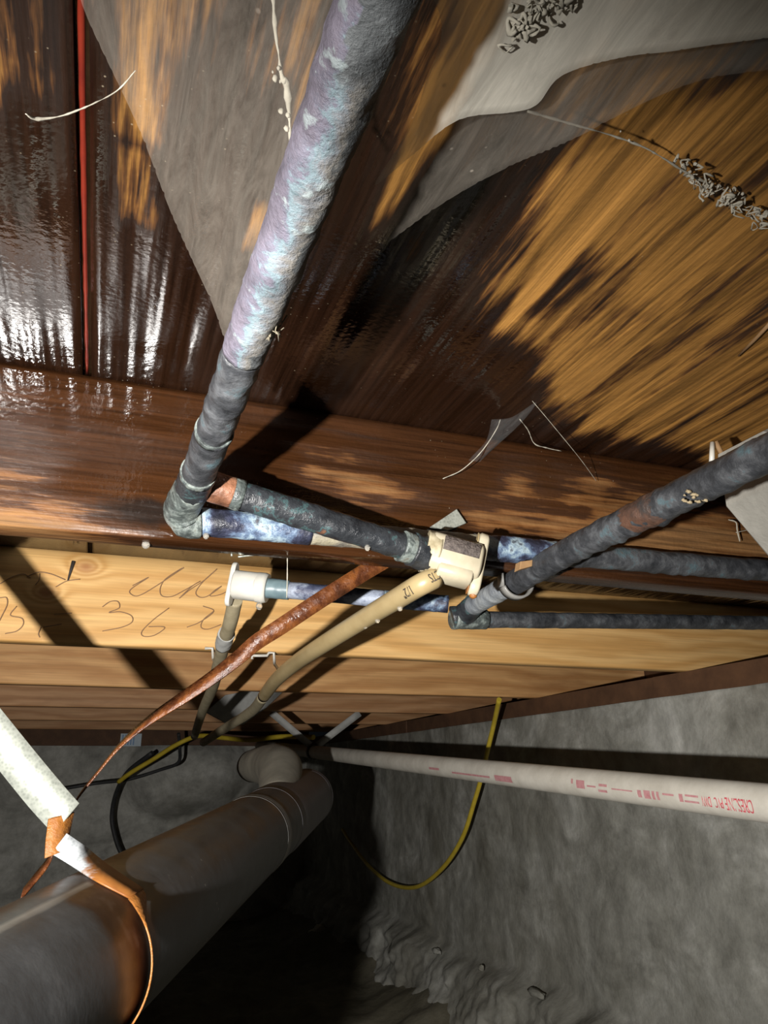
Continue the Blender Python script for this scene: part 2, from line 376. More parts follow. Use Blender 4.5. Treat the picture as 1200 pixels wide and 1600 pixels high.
# ================================================================== SETTING
ceil = obj('ceiling', *box((-1.5, -.7, PLY+.019), (1.5, 4.2, PLY+.03)), FIRC, smooth=False); tag(ceil, 'plywood subfloor on wooden joists over the crawl space', 'ceiling', kind='structure')
pz = lambda pts: [tuple(aZ(x, y, PLY).xy) for x, y in pts]
DRY = [pz(p) for p in (
    [(1290, 40), (1100, 90), (940, 170), (850, 270), (800, 350), (762, 430), (772, 478), (800, 505), (850, 480), (890, 472), (930, 430), (1000, 395), (1080, 320), (1200, 260), (1700, 60), (1700, -150)],
    [(690, -90), (690, 60), (640, 180), (590, 300), (560, 350), (600, 335), (680, 255), (780, 215), (900, 190), (1290, 60), (1290, -100)],
    [(-70, -70), (40, -70), (36, 30), (12, 105), (-70, 110)],
    [(225, -70), (360, -70), (338, 80), (322, 128), (300, 112), (285, 190), (265, 225), (235, 200), (213, 120)],
    [(205, 240), (226, 235), (226, 350), (200, 342)], [(404, 320), (440, 320), (410, 400), (388, 385)],
    [(470, -70), (545, -70), (500, 150), (470, 240), (455, 200)], [(636, 372), (657, 360), (640, 402)])]
DAMP = [pz([(780, 500), (850, 470), (930, 430), (1200, 260), (1700, 60), (2200, 380), (1290, 640), (1215, 665), (1130, 715), (1040, 702), (960, 690), (880, 655), (840, 575)])]
def grid_sheet(name, xs, ys, mat, parent):
    nx, ny = len(xs), len(ys); Xg, Yg = np.meshgrid(xs, ys); a = np.maximum(sdf(Xg, Yg, DRY[:2]), np.minimum(np.maximum(sdf(Xg, Yg, DRY[2:4])*1.6+.012, sdf(Xg, Yg, DRY[4:])*2.2+.001), .011)); b = np.minimum(sdf(Xg, Yg, DAMP), .020)
    d = np.clip(np.maximum(a, b), -.12, .12).ravel()
    V = [(x, y, PLY+.0006*noise.noise(Vector((x*9, y*3, 1)))) for y in ys for x in xs]; n = len(V)
    Fc = [(j*nx+i, (j+1)*nx+i, (j+1)*nx+i+1, j*nx+i+1) for j in range(ny-1) for i in range(nx-1)]
    rim = list(range(nx))+[j*nx+nx-1 for j in range(1, ny)]+[(ny-1)*nx+i for i in range(nx-2, -1, -1)]+[j*nx for j in range(ny-2, 0, -1)]
    V += [(V[i][0], V[i][1], PLY+.018) for i in rim]; m = len(rim)
    Fc += [(rim[k], rim[(k+1) % m], n+(k+1) % m, n+k) for k in range(m)]
    return obj(name, V, Fc, mat, parent, attrs={'dry': list(d)+[-.1]*m})
XS = -.0405
ysf = np.concatenate([np.linspace(-.65, -.1, 6), np.linspace(-.09, .62, 110), np.linspace(.7, 4.1, 12)])
grid_sheet('plywood_sheet', np.concatenate([np.linspace(-1.45, -.6, 6), np.linspace(-.55, XS-.0035, 80)]), ysf, PLYM, ceil)
grid_sheet('plywood_sheet', np.concatenate([np.linspace(XS+.0035, .95, 160), np.linspace(1.0, 1.45, 4)]), ysf, PLYM, ceil)
so = obj('seam_strip', *tube(subdiv([(XS+.001, -.3, PLY+.0012), (XS, .3, PLY+.001), (XS, .599, PLY+.0016)], .01), [.0026, .0019, .0012], 10, .0006, 90), REDS, ceil); so['label'] = 'red wet bead along the plywood seam'

def joist(i, mat, x0=-1.4, x1=1.40, nx=44, label=None, polys=None, mids=None):
    y0 = Y1+SP*i; y1 = y0+JT; r = .0035; prof = []
    nz = 26 if polys else 5
    for k in range(nz+1): prof.append((y0, PLY-.0002-(PLY-.0002-JB-r)*k/nz))
    prof += [(y0+r*.3, JB+r*.3), (y0+r, JB), (y1-r, JB), (y1-r*.3, JB+r*.3), (y1, JB+r), (y1, PLY-.0002)]
    if polys: xs = np.concatenate([np.linspace(x0, -.4, 5), np.linspace(-.39, .95, 220), np.linspace(1.0, x1, 3)])
    else: xs = np.linspace(x0, x1, nx)
    m = len(prof); V = []
    for x in xs:
        for (y, z) in prof:
            n_ = noise.noise(Vector((x*3, y*4+i*7, z*9)))*.0012; V.append((x, y+n_, z+(noise.noise(Vector((x*2.2, i*3.1, 0)))*.0015 if z < JB+.006 else 0)))
    Fc = [(a*m+k, a*m+(k+1) % m, (a+1)*m+(k+1) % m, (a+1)*m+k) for a in range(len(xs)-1) for k in range(m)]
    Fc += [tuple(range(m)), tuple((len(xs)-1)*m+k for k in range(m-1, -1, -1))]
    at = None
    if polys:
        A = np.array(V); d = sdf(A[:, 0], A[:, 2], polys); e = np.minimum(sdf(A[:, 0], A[:, 2], mids), .012); at = {'dry': np.clip(np.maximum(d, e), -.1, .1)}
    o = obj('joist', V, Fc, mat, ceil, attrs=at)
    if label: o['label'] = label
    return o
py = lambda pts: [(aY(x, y, Y1).x, aY(x, y, Y1).z) for x, y in pts]
joist(0, BEAMM, label='nearest joist, soaked dark brown',
      polys=[py(p) for p in ([(735, 792), (800, 780), (850, 792), (835, 832), (790, 838), (738, 815)], [(885, 763), (942, 760), (942, 786), (892, 788)],
             [(800, 745), (816, 750), (813, 778), (803, 778)], [(925, 792), (1060, 800), (1290, 850), (1290, 900), (920, 862)], [(-90, 806), (120, 828), (215, 846), (100, 846), (-90, 826)],
             [(-90, 735), (60, 752), (60, 762), (-90, 748)])],
      mids=[py(p) for p in ([(-90, 780), (100, 806), (230, 835), (180, 848), (-90, 828)], [(480, 720), (560, 735), (660, 768), (600, 770), (480, 740)], [(735, 798), (860, 800), (1000, 815), (1290, 835), (1290, 900), (850, 860), (735, 850)])])
k1 = aY(134, 886, Y1+SP); k2 = aY(72, 926, Y1+SP)
FIRA = fir('pale_fir', (.76, .47, .185), (.62, .345, .115), (.44, .21, .065), [(k1.x, k1.z, .010), (k2.x, k2.z, .009)])
j2 = joist(1, FIRA, label='second joist, pale fir with pencil writing')
joist(2, FIRB, label='third joist, orange fir'); 
for i in (3, 4, 5): joist(i, FIRC)
obj('rim_board', *box((1.402, -.6, JB), (1.44, 4.1, PLY-.0002)), SILL, ceil, smooth=False)
# pencil writing on the second joist
YP = Y1+SP-.0022
def stroke(px): return tube(catmull([aY(x, y, YP) for x, y in px], 5), .0007, 5)
ST = [[(207, 915), (232, 902), (205, 920), (204, 928), (216, 931), (240, 918), (278, 893), (287, 887), (280, 890), (258, 905), (250, 920), (253, 931), (268, 932), (285, 924), (313, 908)],
      [(313, 908), (300, 916), (280, 935), (296, 922), (320, 906), (339, 889), (318, 908), (306, 925), (312, 933), (325, 931), (346, 916), (336, 922), (328, 931), (344, 929), (362, 920)],
      [(160, 948), (172, 940), (184, 940), (186, 950), (170, 957), (188, 956), (205, 962), (206, 972), (190, 980), (160, 986)],
      [(264, 950), (240, 968), (222, 986), (224, 994), (240, 993), (256, 983), (254, 979), (232, 979)],
      [(317, 947), (334, 955), (312, 972), (292, 980)], [(334, 955), (318, 968), (314, 980), (325, 983), (345, 976)],
      [(0, 934), (10, 934), (11, 945), (4, 960), (-2, 972)], [(26, 947), (16, 961), (34, 966), (36, 976), (26, 986), (8, 990)],
      [(0, 912), (18, 902), (36, 897), (48, 903)], [(42, 901), (60, 894), (80, 897), (102, 906)], [(62, 896), (61, 906), (55, 914)], [(87, 917), (104, 908), (125, 905)],
      [(84, 960), (112, 958)], [(64, 980), (60, 990), (62, 996)], [(68, 980), (96, 975)]]
pw = obj('pencil_writing', *join(*[stroke(s) for s in ST]), PENCIL, j2); pw['label'] = 'brown pencil handwriting'
sl = obj('wood_split', *join(tube([aY(115, 877, YP), aY(111, 890, YP), aY(106, 907, YP)], [.003, .0022, .001], 6)), DARKM, j2)

# right foundation wall with its sill and rough footing
def wall_disp(y, z):
    h = .007*noise.fractal(Vector((y*2.2, z*2.2, 4)), 1, 2, 5)+.0035*noise.fractal(Vector((y*14, z*14, 1)), 1, 2, 3)
    edge = -.475+.03*noise.noise(Vector((y*2.5, 3, 0)))+.02*noise.noise(Vector((y*11, 5, 0)))
    t = min(1, max(0, (edge-z)/.035)); h += t*(.045+.030*noise.fractal(Vector((y*5, z*9, 9)), 1, 2, 5)+.016*noise.fractal(Vector((y*16, z*22, 9)), 1, 2, 4))+max(0, -.475-z)*.40
    return h
ys = np.concatenate([np.linspace(-.6, .6, 20), np.linspace(.61, 2.8, 260), np.linspace(2.82, YB+.1, 80)]); zs = np.concatenate([np.linspace(FLO-.1, -.36, 50), np.linspace(-.35, SILLB, 54)])
V = [(XW-wall_disp(y, z), y, z) for y in ys for z in zs]; nz = len(zs); n0 = len(V)
Fc = [(a*nz+k, a*nz+k+1, (a+1)*nz+k+1, (a+1)*nz+k) for a in range(len(ys)-1) for k in range(nz-1)]
V += [(XW+.42, ys[0], SILLB), (XW+.42, ys[-1], SILLB)]+[(XW, y, SILLB) for y in ys]
top = [a*nz+nz-1 for a in range(len(ys))]; Fc.append(tuple(top+[n0+1, n0]))
wr = obj('wall_right', V, Fc, CONC); tag(wr, 'rough grey concrete foundation wall on the right side', 'wall', kind='structure')
for a, b, dz in ((-.6, 1.262, 0), (1.266, 2.62, -.004), (2.624, YB+.1, .002)):
    v, f = box((XW+.004+abs(dz), a, SILLB+dz*0+.0002), (XW+.40, b, JB-.0004)); obj('sill_plate', v, f, SILL, wr, smooth=False)
# back wall
def back_disp(x, z):
    h = .012*noise.fractal(Vector((x*2.5, z*2.5, 2)), 1, 2, 5)
    cx, cz = BUL.x, BUL.z; r = math.hypot((x-cx)/.34, (z-cz)/.20)+.2*noise.noise(Vector((x*5, z*5, 0)))
    return h+.16*max(0, 1-r**3)
BUL = aY(300, 1212, YB-.1)
xs = np.linspace(-1.5, XW+.02, 130); zs2 = np.linspace(FLO-.1, SILLB, 60)
V = [(x, YB-back_disp(x, z), z) for x in xs for z in zs2]; nz = len(zs2)
Fc = [(a*nz+k, (a+1)*nz+k, (a+1)*nz+k+1, a*nz+k+1) for a in range(len(xs)-1) for k in range(nz-1)]
wb = obj('wall_back', V, Fc, concrete('far_concrete', (.30, .295, .265), (.52, .51, .46), (.72, .71, .66))); tag(wb, 'dim concrete wall with a bulging patch at the far end', 'wall', kind='structure')
obj('sill_plate', *box((-1.5, YB-.03, SILLB+.0002), (XW-.001, YB+.1, JB+.13)), SILL, wb, smooth=False)
# floor
xs = np.linspace(-1.6, XW+.03, 90); ysf2 = np.concatenate([np.linspace(-.7, 1.5, 30), np.linspace(1.52, YB+.05, 110)])
def floor_z(x, y): return FLO+.035*noise.fractal(Vector((x*2.6, y*2.6, 0)), 1, 2, 5)+.012*noise.fractal(Vector((x*12, y*12, 3)), 1, 2, 4)+.10*max(0, min(1, (x-.70)/.35))**2
V = [(x, y, floor_z(x, y)) for y in ysf2 for x in xs]; nx = len(xs)
Fc = [(j*nx+i, j*nx+i+1, (j+1)*nx+i+1, (j+1)*nx+i) for j in range(len(ysf2)-1) for i in range(nx-1)]
fl = obj('floor', V, Fc, DIRT); tag(fl, 'uneven brown dirt floor of the crawl space', 'floor', kind='structure')

# ================================================================== COPPER LINE A (top of picture, along the first joist)
ZA = 0.193
A0 = aZ(588, 0, ZA+.004); At = aY(309, 742, .503); Ae = aY(283, 797, .574)
A_far = A0+(A0-At)*.9
cp = thing('copper_pipe', At, 'corroded copper water pipe running from the top down to the first joist', 'pipe')
RP = .0106
u = (At-A0).normalized(); cut = A0.lerp(At, .52)
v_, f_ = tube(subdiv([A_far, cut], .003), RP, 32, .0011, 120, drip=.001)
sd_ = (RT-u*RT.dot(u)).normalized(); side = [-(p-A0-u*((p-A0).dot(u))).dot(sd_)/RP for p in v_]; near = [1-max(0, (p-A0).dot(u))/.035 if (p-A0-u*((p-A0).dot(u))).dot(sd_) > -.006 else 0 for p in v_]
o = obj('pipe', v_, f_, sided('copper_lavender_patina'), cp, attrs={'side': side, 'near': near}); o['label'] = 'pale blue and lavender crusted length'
o = obj('pipe', *tube(subdiv([cut, A0.lerp(At, .80)], .003), RP, 28, .0016, 75, drip=.003), COPD, cp); o['label'] = 'sooty grey crusted length'
obj('coupling', *tube(subdiv([A0.lerp(At, .79), At], .003), [.0117, .0115, .0117], 28, .0007, 75), COPD, cp)
obj('solder_ring', *tube(subdiv([A0.lerp(At, .785), A0.lerp(At, .80)], .002), .0120, 24, .0008, 120), SOLD, cp)
obj('tee_fitting', *tube(subdiv([At-u*.004, At+u*.030], .003), [.0124, .0128, .0130], 28, .0012, 90), COPB, cp)
obj('solder_ring', *tube(subdiv([At-u*.007, At+u*.001], .002), .0128, 24, .0008, 120), SOLD, cp)
A2 = aY(312, 815, .578); A2b = aY(800, 859, .580); A2c = aY(1200, 892, .580); A2c = A2c+(A2c-aY(800, 859, .580)).normalized()*.75
el = catmull([At+u*.026, Ae-u*.006, Ae+Vector((.004, .002, -.005)), A2+Vector((-.008, 0, -.001)), A2], 8)
obj('elbow_fitting', *tube(el, [.0128, .0138, .0140, .0132, .0128], 26, .0016, 90), SOLD, cp)
o = obj('cross_pipe', *tube(subdiv([A2, A2.lerp(A2b, .32)], .003), .0114, 26, .0010, 90), COPC, cp); o['label'] = 'bright blue crusted length'
o = obj('cross_pipe', *tube(subdiv([A2.lerp(A2b, .32), A2b], .004), .0108, 24, .0012, 90), corroded('dull_tan_patina', [(.38, (.03, .03, .035)), (.5, (.20, .18, .14)), (.6, (.28, .25, .17)), (.7, (.08, .08, .08))], 34, .5), cp)
obj('coupling', *tube(subdiv([A2.lerp(A2b, .86), seg_at(A2b, A2c, 868)], .003), [.0108, .0120, .0122, .0120, .0116], 24, .0014, 110), COPC, cp)
obj('cross_pipe', *tube(subdiv([seg_at(A2b, A2c, 864), A2c], .004), .0112, 24, .0010, 60, drip=.004), COPD, cp)
Br0 = aY(322, 757, .535); Br1 = aY(640, 857, .552)
bu = (Br1-Br0).normalized()
obj('branch_stub', *tube(subdiv([Br0-bu*.006, Br0.lerp(Br1, .12)], .002), .0118, 24, .0008, 90), BARE, cp)
obj('solder_ring', *tube(subdiv([Br0.lerp(Br1, .115), Br0.lerp(Br1, .16)], .002), .0122, 24, .0011, 120), SOLD, cp)
obj('branch_pipe', *tube(subdiv([Br0.lerp(Br1, .14), Br1], .003), .0110, 26, .0010, 90), COPB, cp)
obj('solder_ring', *tube(subdiv([Br1-bu*.008, Br1+bu*.003], .002), .0130, 24, .0012, 120), SOLD, cp)
Br2 = aY(672, 868, .554)
obj('threaded_adapter', *tube(subdiv([Br1+bu*.002, Br2], .002), .0145, 26, .0012, 120), COPB, cp)

# ================================================================== COPPER LINE B (passing under the first joist on the right)
T = aY(722, 958, .76)
cb = thing('copper_pipe', T, 'black corroded copper pipe slanting up to the right edge from a tee', 'pipe')
B0 = aY(738, 947, .74); B1_ = aY(800, 912, .61); B2_ = aY(905, 852, .50); B3_ = aY(1200, 708, .30); B4_ = B3_+(B3_-B2_)*1.9
o = obj('pipe', *tube(subdiv([B0, B1_], .003), .0108, 24, .0008, 80), corroded('grey_blue_patina', [(.35, (.10, .11, .13)), (.5, (.24, .26, .28)), (.65, (.36, .38, .38))], 30, .5), cb); o['label'] = 'clean grey end'
o = obj('pipe', *tube(subdiv([B1_, B2_, B3_, B4_], .003), .0112, 28, .0012, 110, drip=.003), COPD, cb); o['label'] = 'black sooty length'
obj('bare_patch', *tube(subdiv([seg_at(B2_, B3_, 978), seg_at(B2_, B3_, 1046)], .003), [.0108, .0117, .0119, .0117, .0106], 24, .0014, 110), corroded('scraped_copper', [(.38, (.03, .03, .03)), (.5, (.06, .035, .026)), (.6, (.105, .052, .033)), (.7, (.05, .045, .04))], 40, .5), cb)
tu = (B0-T).normalized(); R0 = aY(735, 967, .765); R1 = aY(1290, 974, .80); R1 = R1+(R1-R0).normalized()*.55
obj('tee_fitting', *tube(catmull([aY(706, 966, .765), T+Vector((0, 0, -.003)), B0+tu*.004], 8), [.0135, .0125, .0125], 24, .0012, 100), COPB, cb)
obj('tee_socket', *tube(subdiv([aY(708, 966, .762), aY(758, 968, .765)], .003), [.0124, .0116], 24, .0009, 110), SOLD, cb)
obj('run_pipe', *tube(subdiv([aY(752, 968, .765), R1], .005), .0096, 22, .0006, 80), COPD, cb)
Sg = [aY(700, 944, .765), aY(600, 936, .79), aY(418, 919, .845)]
o = obj('stub_pipe', *tube(subdiv([Sg[0], Sg[1]], .003), .0100, 22, .0008, 90), COPC, cb); o['label'] = 'blue and white crusted stub'
o = obj('stub_pipe', *tube(subdiv(Sg[1:], .004), .0098, 22, .0005, 90), corroded('violet_patina', [(.35, (.03, .035, .06)), (.47, (.07, .08, .13)), (.56, (.30, .34, .42)), (.7, (.12, .12, .15))], 24, .4), cb); o['label'] = 'violet grey stub'
obj('threaded_adapter', *tube(subdiv([aY(416, 919, .845), aY(452, 922, .835)], .002), [.0118, .0112], 22, .0006, 120), simple('pale_teal', (.10, .15, .17), (.17, .235, .25), 60, .4), cb)
# clip on line B
CLIPM = simple('smoky_plastic', (.13, .125, .115), (.20, .195, .18), 40, .4, bump=.1)
clb = thing('pipe_clip', aY(800, 925, .612), 'translucent grey plastic clip hooked around the black slanting pipe', 'clip')
ax = (B2_-B0).normalized(); cc = aY(806, 910, .603); n1 = ax.cross(Vector((0, 0, 1))).normalized(); n2 = n1.cross(ax)
arc = [cc+(n1*math.cos(a)+n2*math.sin(a))*.0152 for a in np.linspace(math.radians(-20), math.radians(-215), 22)]
obj('band', *ribbon(arc, [ax*.006]*22, .0022), CLIPM, clb)
obj('tab', *prism([(-.006, 0), (.006, 0), (.006, .012), (-.006, .012)], arc[0], ax, n2, n1, .002, .0004), CLIPM, clb)

# ================================================================== DROP-EAR FITTINGS AND CPVC PIPES
def stadium(w_, h, n=8):
    out = []
    for k in range(n+1): a = math.pi*k/n; out.append((w_*math.cos(a), h-w_+w_*math.sin(a)))
    for k in range(n+1): a = math.pi+math.pi*k/n; out.append((w_*math.cos(a), -h+w_+w_*math.sin(a)))
    return out
f1 = thing('pipe_fitting', aY(712, 872, .556), 'cream plastic drop-ear elbow fitting with dirty grey panel', 'fitting')
P1 = aY(668, 862, .556); P2 = aY(748, 884, .546); ax1 = (P2-P1).normalized()
upv = (aY(753, 835, .546)-aY(737, 925, .546)); upv = (upv-ax1*upv.dot(ax1)).normalized(); sd = ax1.cross(upv).normalized()
if sd.dot(FW) > 0: sd = -sd                                   # sd faces the viewer
def superring(r, n=28, p=3.2):
    return [(math.copysign(abs(math.cos(a))**(2/p), math.cos(a))*r, math.copysign(abs(math.sin(a))**(2/p), math.sin(a))*r) for a in [2*math.pi*k/n for k in range(n)]]
L1 = (P2-P1).length
obj('body', *prism(superring(.0168), P1, sd, upv, ax1, L1, .0025), CREAM, f1)
obj('collar', *tube(subdiv([P1-ax1*.003, P1+ax1*.009], .0015), .0182, 26, .0010, 160), simple('crusted_cream', (.22, .18, .10), (.46, .40, .27), 120, .6), f1)
pan = simple('dirty_panel', (.03, .022, .02), (.13, .105, .09), 260, .6, bump=.8, bd=.002)
obj('panel', *prism([(.010, -.0005), (L1-.004, -.0005), (L1-.004, .0118), (.010, .0118)], P1+sd*.0163, ax1, upv, sd, .0014, .0004), pan, f1)
fl1 = obj('flange', *prism(stadium(.0085, .0285), P2-ax1*.005+upv*.001, sd, upv, ax1, .0085, .0016), CREAM, f1)
for s_ in (1, -1):
    o = obj('rust_stain', *prism([(math.cos(a)*.0052, math.sin(a)*.008) for a in np.linspace(0, 2*math.pi, 17)[:-1]], P2-ax1*.0052+upv*(.001+s_*.0205), sd, upv, -ax1, .0008, .0002), RUSTO if s_ < 0 else TANP, fl1)
obj('rust_tip', *blob(P2+ax1*.0003-upv*.0268, .0048, .7, .7, .6, .2), RUSTO, f1)
pts = [(700, 893, .556), (660, 912, .556), (626, 932, .590), (570, 966, .67), (500, 1010, .785), (462, 1036, .90), (432, 1062, 1.02), (412, 1088, 1.17)]
cpv = [aY(*p) for p in pts]
sk = (cpv[1]-cpv[0]).normalized()
obj('socket', *prism([(x*.95, y*.55) for x, y in superring(.0150, 24, 2.6)], P1+ax1*(L1*.22)-upv*.0142+sd*.001, sd, upv, ax1, L1*.66, .0015), CREAM, f1)
lf = catmull(cpv, 8)
c1 = thing('water_pipe', cpv[2], 'tan plastic water pipe bending away from the dirty cream fitting', 'pipe')
obj('pipe', *tube(lf[4:], .0093, 22, .0), TANP, c1)
far1 = catmull([cpv[-2], cpv[-1], aY(392, 1112, 1.36), aY(345, 1142, 1.62), aY(318, 1160, 1.8)], 8)
o = obj('pipe', *tube(far1[8:], .0090, 20, .0006, 90), DUSTP, c1); o['label'] = 'dusty far length'
def on_tube(a, b, rad, face):
    t = (b-a).normalized(); f = (face-t*face.dot(t)).normalized(); g = t.cross(f)
    return t, f, g
def wrap_text(s, a, b, rad, h, ang, name, mat, parent, rot180):
    """letters lying on the pipe surface from a to b"""
    mid = (a+b)/2; t, f, g = on_tube(a, b, rad, -mid)
    if g.dot(UP) < 0: g = -g
    L = (b-a).length
    def fn(x, y):
        an = ang+((y-h/2)/rad)*(-1 if rot180 else 1)
        return a+t*x+(f*math.cos(an)+g*math.sin(an))*(rad+(.0006 if rad > .015 else .0013))
    v, fc = textmesh(s, L, h, fn); return obj(name, v, fc, mat, parent, smooth=False)
def tubept(px, py, lst=lf): return min(lst, key=lambda p: ((600+F*p.dot(RT)/p.dot(FW)-px)**2+(800-F*p.dot(UP)/p.dot(FW)-py)**2))
lfd = subdiv(lf[4:], .0006)
wrap_text('CTS', tubept(680, 902, lfd), tubept(665, 910, lfd), .0093, .007, .1, 'printed_marking', DARKM, c1, True)
wrap_text('1/2"', tubept(655, 915.5, lfd), tubept(642, 922.5, lfd), .0093, .0075, .0, 'printed_marking', DARKM, c1, True)
# second fitting
f2 = thing('pipe_fitting', aY(388, 916, .85), 'clean white plastic drop-ear fitting in front of the pencilled joist', 'fitting')
Q1 = aY(416, 919, .845); Q2 = aY(366, 913, .86); ax2 = (Q2-Q1).normalized(); up2 = (aY(367, 880, .86)-aY(361, 944, .86)); up2 = (up2-ax2*up2.dot(ax2)).normalized(); sd2 = ax2.cross(up2).normalized()
obj('body', *prism(superring(.0168, 28, 2.4), Q1, sd2, up2, ax2, (Q2-Q1).length, .0016), WHITE, f2)
obj('collar', *tube([Q1-ax2*.002, Q1+ax2*.002, Q1+ax2*.010, Q1+ax2*.012], [.0165, .0178, .0178, .0168], 26), WHITE, f2)
obj('flange', *prism(stadium(.0085, .0265), Q2, sd2, up2, ax2, .0055, .001), WHITE, f2)
pts2 = [(368, 936, .875), (360, 972, .92), (350, 1004, .99), (341, 1040, 1.10), (332, 1075, 1.27), (316, 1112, 1.52), (304, 1150, 1.85)]
cp2 = catmull([aY(*p) for p in pts2], 8)
c2 = thing('water_pipe', cp2[8], 'dusty whitish plastic water pipe dropping from the white fitting', 'pipe')
obj('pipe', *tube(cp2, .0088, 20, .0004, 90), DUSTP, c2)
obj('coupling', *tube(subdiv([aY(354, 990, .96), aY(348.5, 1008, 1.0)], .003), .0106, 20, .0012, 120), GREY, c2)

# wire pipe hooks on the second joist
def hook(label, px, Yv, dl, mat=GREY):
    o = obj('wire_hook', *tube(subdiv([aY(x, y, Yv+d) for (x, y), d in zip(px, dl)], .01), .0022, 8), WHITE); tag(o, label, 'hook'); return o
YH = Y1+SP-.004
hook('white wire hook holding the tan pipe under the second joist', [(394, 1030), (394, 1024.5), (417, 1024.5), (420, 1020), (428, 1020), (429, 1038), (435, 1046), (446, 1044)], YH, [0]*6+[-.05, -.07])
hook('white wire hook holding the dusty white pipe under the second joist', [(320, 1013), (332, 1013), (333, 1030), (338, 1036), (347, 1034), (349, 1016)], YH, [0, 0, 0, -.07, -.07, 0])

# ================================================================== STRAPS
rp = [(622, 862, .640), (600, 876, .64), (560, 900, .64), (500, 938, .64), (440, 978, .645), (400, 1004, .65), (372, 1028, .655), (330, 1060, .665), (280, 1094, .675), (235, 1124, .685), (190, 1162, .69), (150, 1210, .69), (118, 1252, .69), (95, 1300, .685), (78, 1342, .68), (52, 1376, .67), (34, 1398, .66)]
rw = []
full = [13, 13, 13, 13, 13, 12.5, 11, 9.5, 8, 5.5, 3.0, 2.2, 2.2, 2.5, 5, 5, 5]
for k, (x, y, Yv) in enumerate(rp):
    a = Vector((rp[max(k-1, 0)][0], rp[max(k-1, 0)][1])); b = Vector((rp[min(k+1, len(rp)-1)][0], rp[min(k+1, len(rp)-1)][1])); t = (b-a).normalized(); nrm = Vector((-t.y, t.x))
    depth = aY(x, y, Yv).dot(FW); hw = full[k]*depth/F; tot = .0068
    v2 = (RT*nrm.x-UP*nrm.y)*hw+FW*math.sqrt(max(0, tot*tot-hw*hw)); rw.append(v2)
Pr = catmull([aY(*p) for p in rp], 5)
rs = obj('rusty_strap', *ribbon(Pr, interp_w(rw, len(Pr)), .0013), RUST); tag(rs, 'wet rusty steel strap twisting down from the first joist to the big black drain', 'strap')

# big black drain pipe
PA = aD(162.5, 1473.5, .54); _az, _el = .3975, .069; du = Vector((math.sin(_az)*math.cos(_el), math.cos(_az)*math.cos(_el), math.sin(_el))); RA = .0529; SW, SG, SE = -.055, .488, 1.004
dp = thing('drain_pipe', PA, 'big black plastic drain pipe in the lower left slung from straps', 'pipe')
n1 = du.cross(Vector((0, 0, 1))).normalized(); n2 = n1.cross(du)       # n2 up-ish
if n2.z < 0: n2 = -n2
if n1.dot(PA) > 0: n1 = -n1                                            # n1 towards the viewer's left / lamp
def drum(s0, s1, r, ns, seg=96, taper=False):
    V, Fc, ru, tp = [], [], [], []
    for i in range(ns+1):
        s = s0+(s1-s0)*i/ns; c = PA+du*s
        for k in range(seg):
            a = 2*math.pi*k/seg; d = n1*math.cos(a)+n2*math.sin(a); V.append(c+d*(RA+.0002 if taper and i in (0, ns) else r))
            an = (a+math.pi/2) % (2*math.pi)-math.pi/2                  # 0 = toward viewer side, pi/2 = top
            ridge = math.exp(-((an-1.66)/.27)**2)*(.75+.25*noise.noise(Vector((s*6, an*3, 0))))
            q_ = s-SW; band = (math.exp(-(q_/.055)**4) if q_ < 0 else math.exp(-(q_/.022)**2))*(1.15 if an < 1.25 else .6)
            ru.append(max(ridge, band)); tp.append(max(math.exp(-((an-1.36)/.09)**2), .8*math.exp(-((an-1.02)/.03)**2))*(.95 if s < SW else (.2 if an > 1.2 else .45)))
    for i in range(ns):
        for k in range(seg): k2 = (k+1) % seg; Fc.append((i*seg+k, i*seg+k2, (i+1)*seg+k2, (i+1)*seg+k))
    Fc += [tuple(range(seg)), tuple(ns*seg+k for k in range(seg-1, -1, -1))]
    return V, Fc, {'rust': ru, 'top': tp}
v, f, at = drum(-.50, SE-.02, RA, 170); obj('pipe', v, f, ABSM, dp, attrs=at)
v, f, at = drum(SG-.008, SG+.022, RA+.0009, 6, taper=True); obj('glue_ring', v, f, GLUE, dp)
v, f, at = drum(SG+.12, SE, RA+.0016, 12, taper=True); obj('hub', v, f, HUB, dp)
v, f, at = drum(SE-.012, SE+.006, RA+.0022, 4, taper=True); obj('hub_rim', v, f, HUB, dp)
eb = catmull([PA+du*(SG+.20)+n2*.02, aY(438, 1205, 1.44), aY(425, 1196, 1.56), aY(395, 1196, 1.72)], 8)
o = obj('elbow', *tube(eb, [.030, .040, .040, .034], 32, .003, 14), BEIGE, dp); o['label'] = 'dusty beige elbow'

# galvanised hanger strap, folded and wrapped round the drain
hs = thing('hanger_strap', aY(95, 1290, .64), 'galvanised steel hanger strap folded and rust streaked around the black drain', 'strap')
def strip(px, hwpx, name, mat, wdir=None, tot=.0145, t=.0012, n=6):
    W, P = [], []
    for k, (x, y, Yv) in enumerate(px):
        a = px[max(k-1, 0)]; b = px[min(k+1, len(px)-1)]; tt = Vector((b[0]-a[0], b[1]-a[1])).normalized(); nr = Vector((-tt.y, tt.x))
        if wdir: nr = Vector(wdir[k]).normalized()
        p = aY(x, y, Yv); hw = hwpx[k]*p.dot(FW)/F; P.append(p)
        W.append((RT*nr.x-UP*nr.y)*hw+FW*math.sqrt(max(0, tot*tot-hw*hw))*.6)
    Pc = catmull(P, n); return obj(name, *ribbon(Pc, interp_w(W, len(Pc)), t), mat, hs)
o = strip([(-260, 828, .65), (-150, 966, .65), (-60, 1080, .65), (20, 1180, .648), (70, 1241, .645), (104, 1279, .64)], [25, 25, 25, 25, 26, 25], 'upper_strap', GALV, [(.77, -.63)]*4+[(.80, -.60), (.62, -.78)])
o['label'] = 'shiny galvanised length'
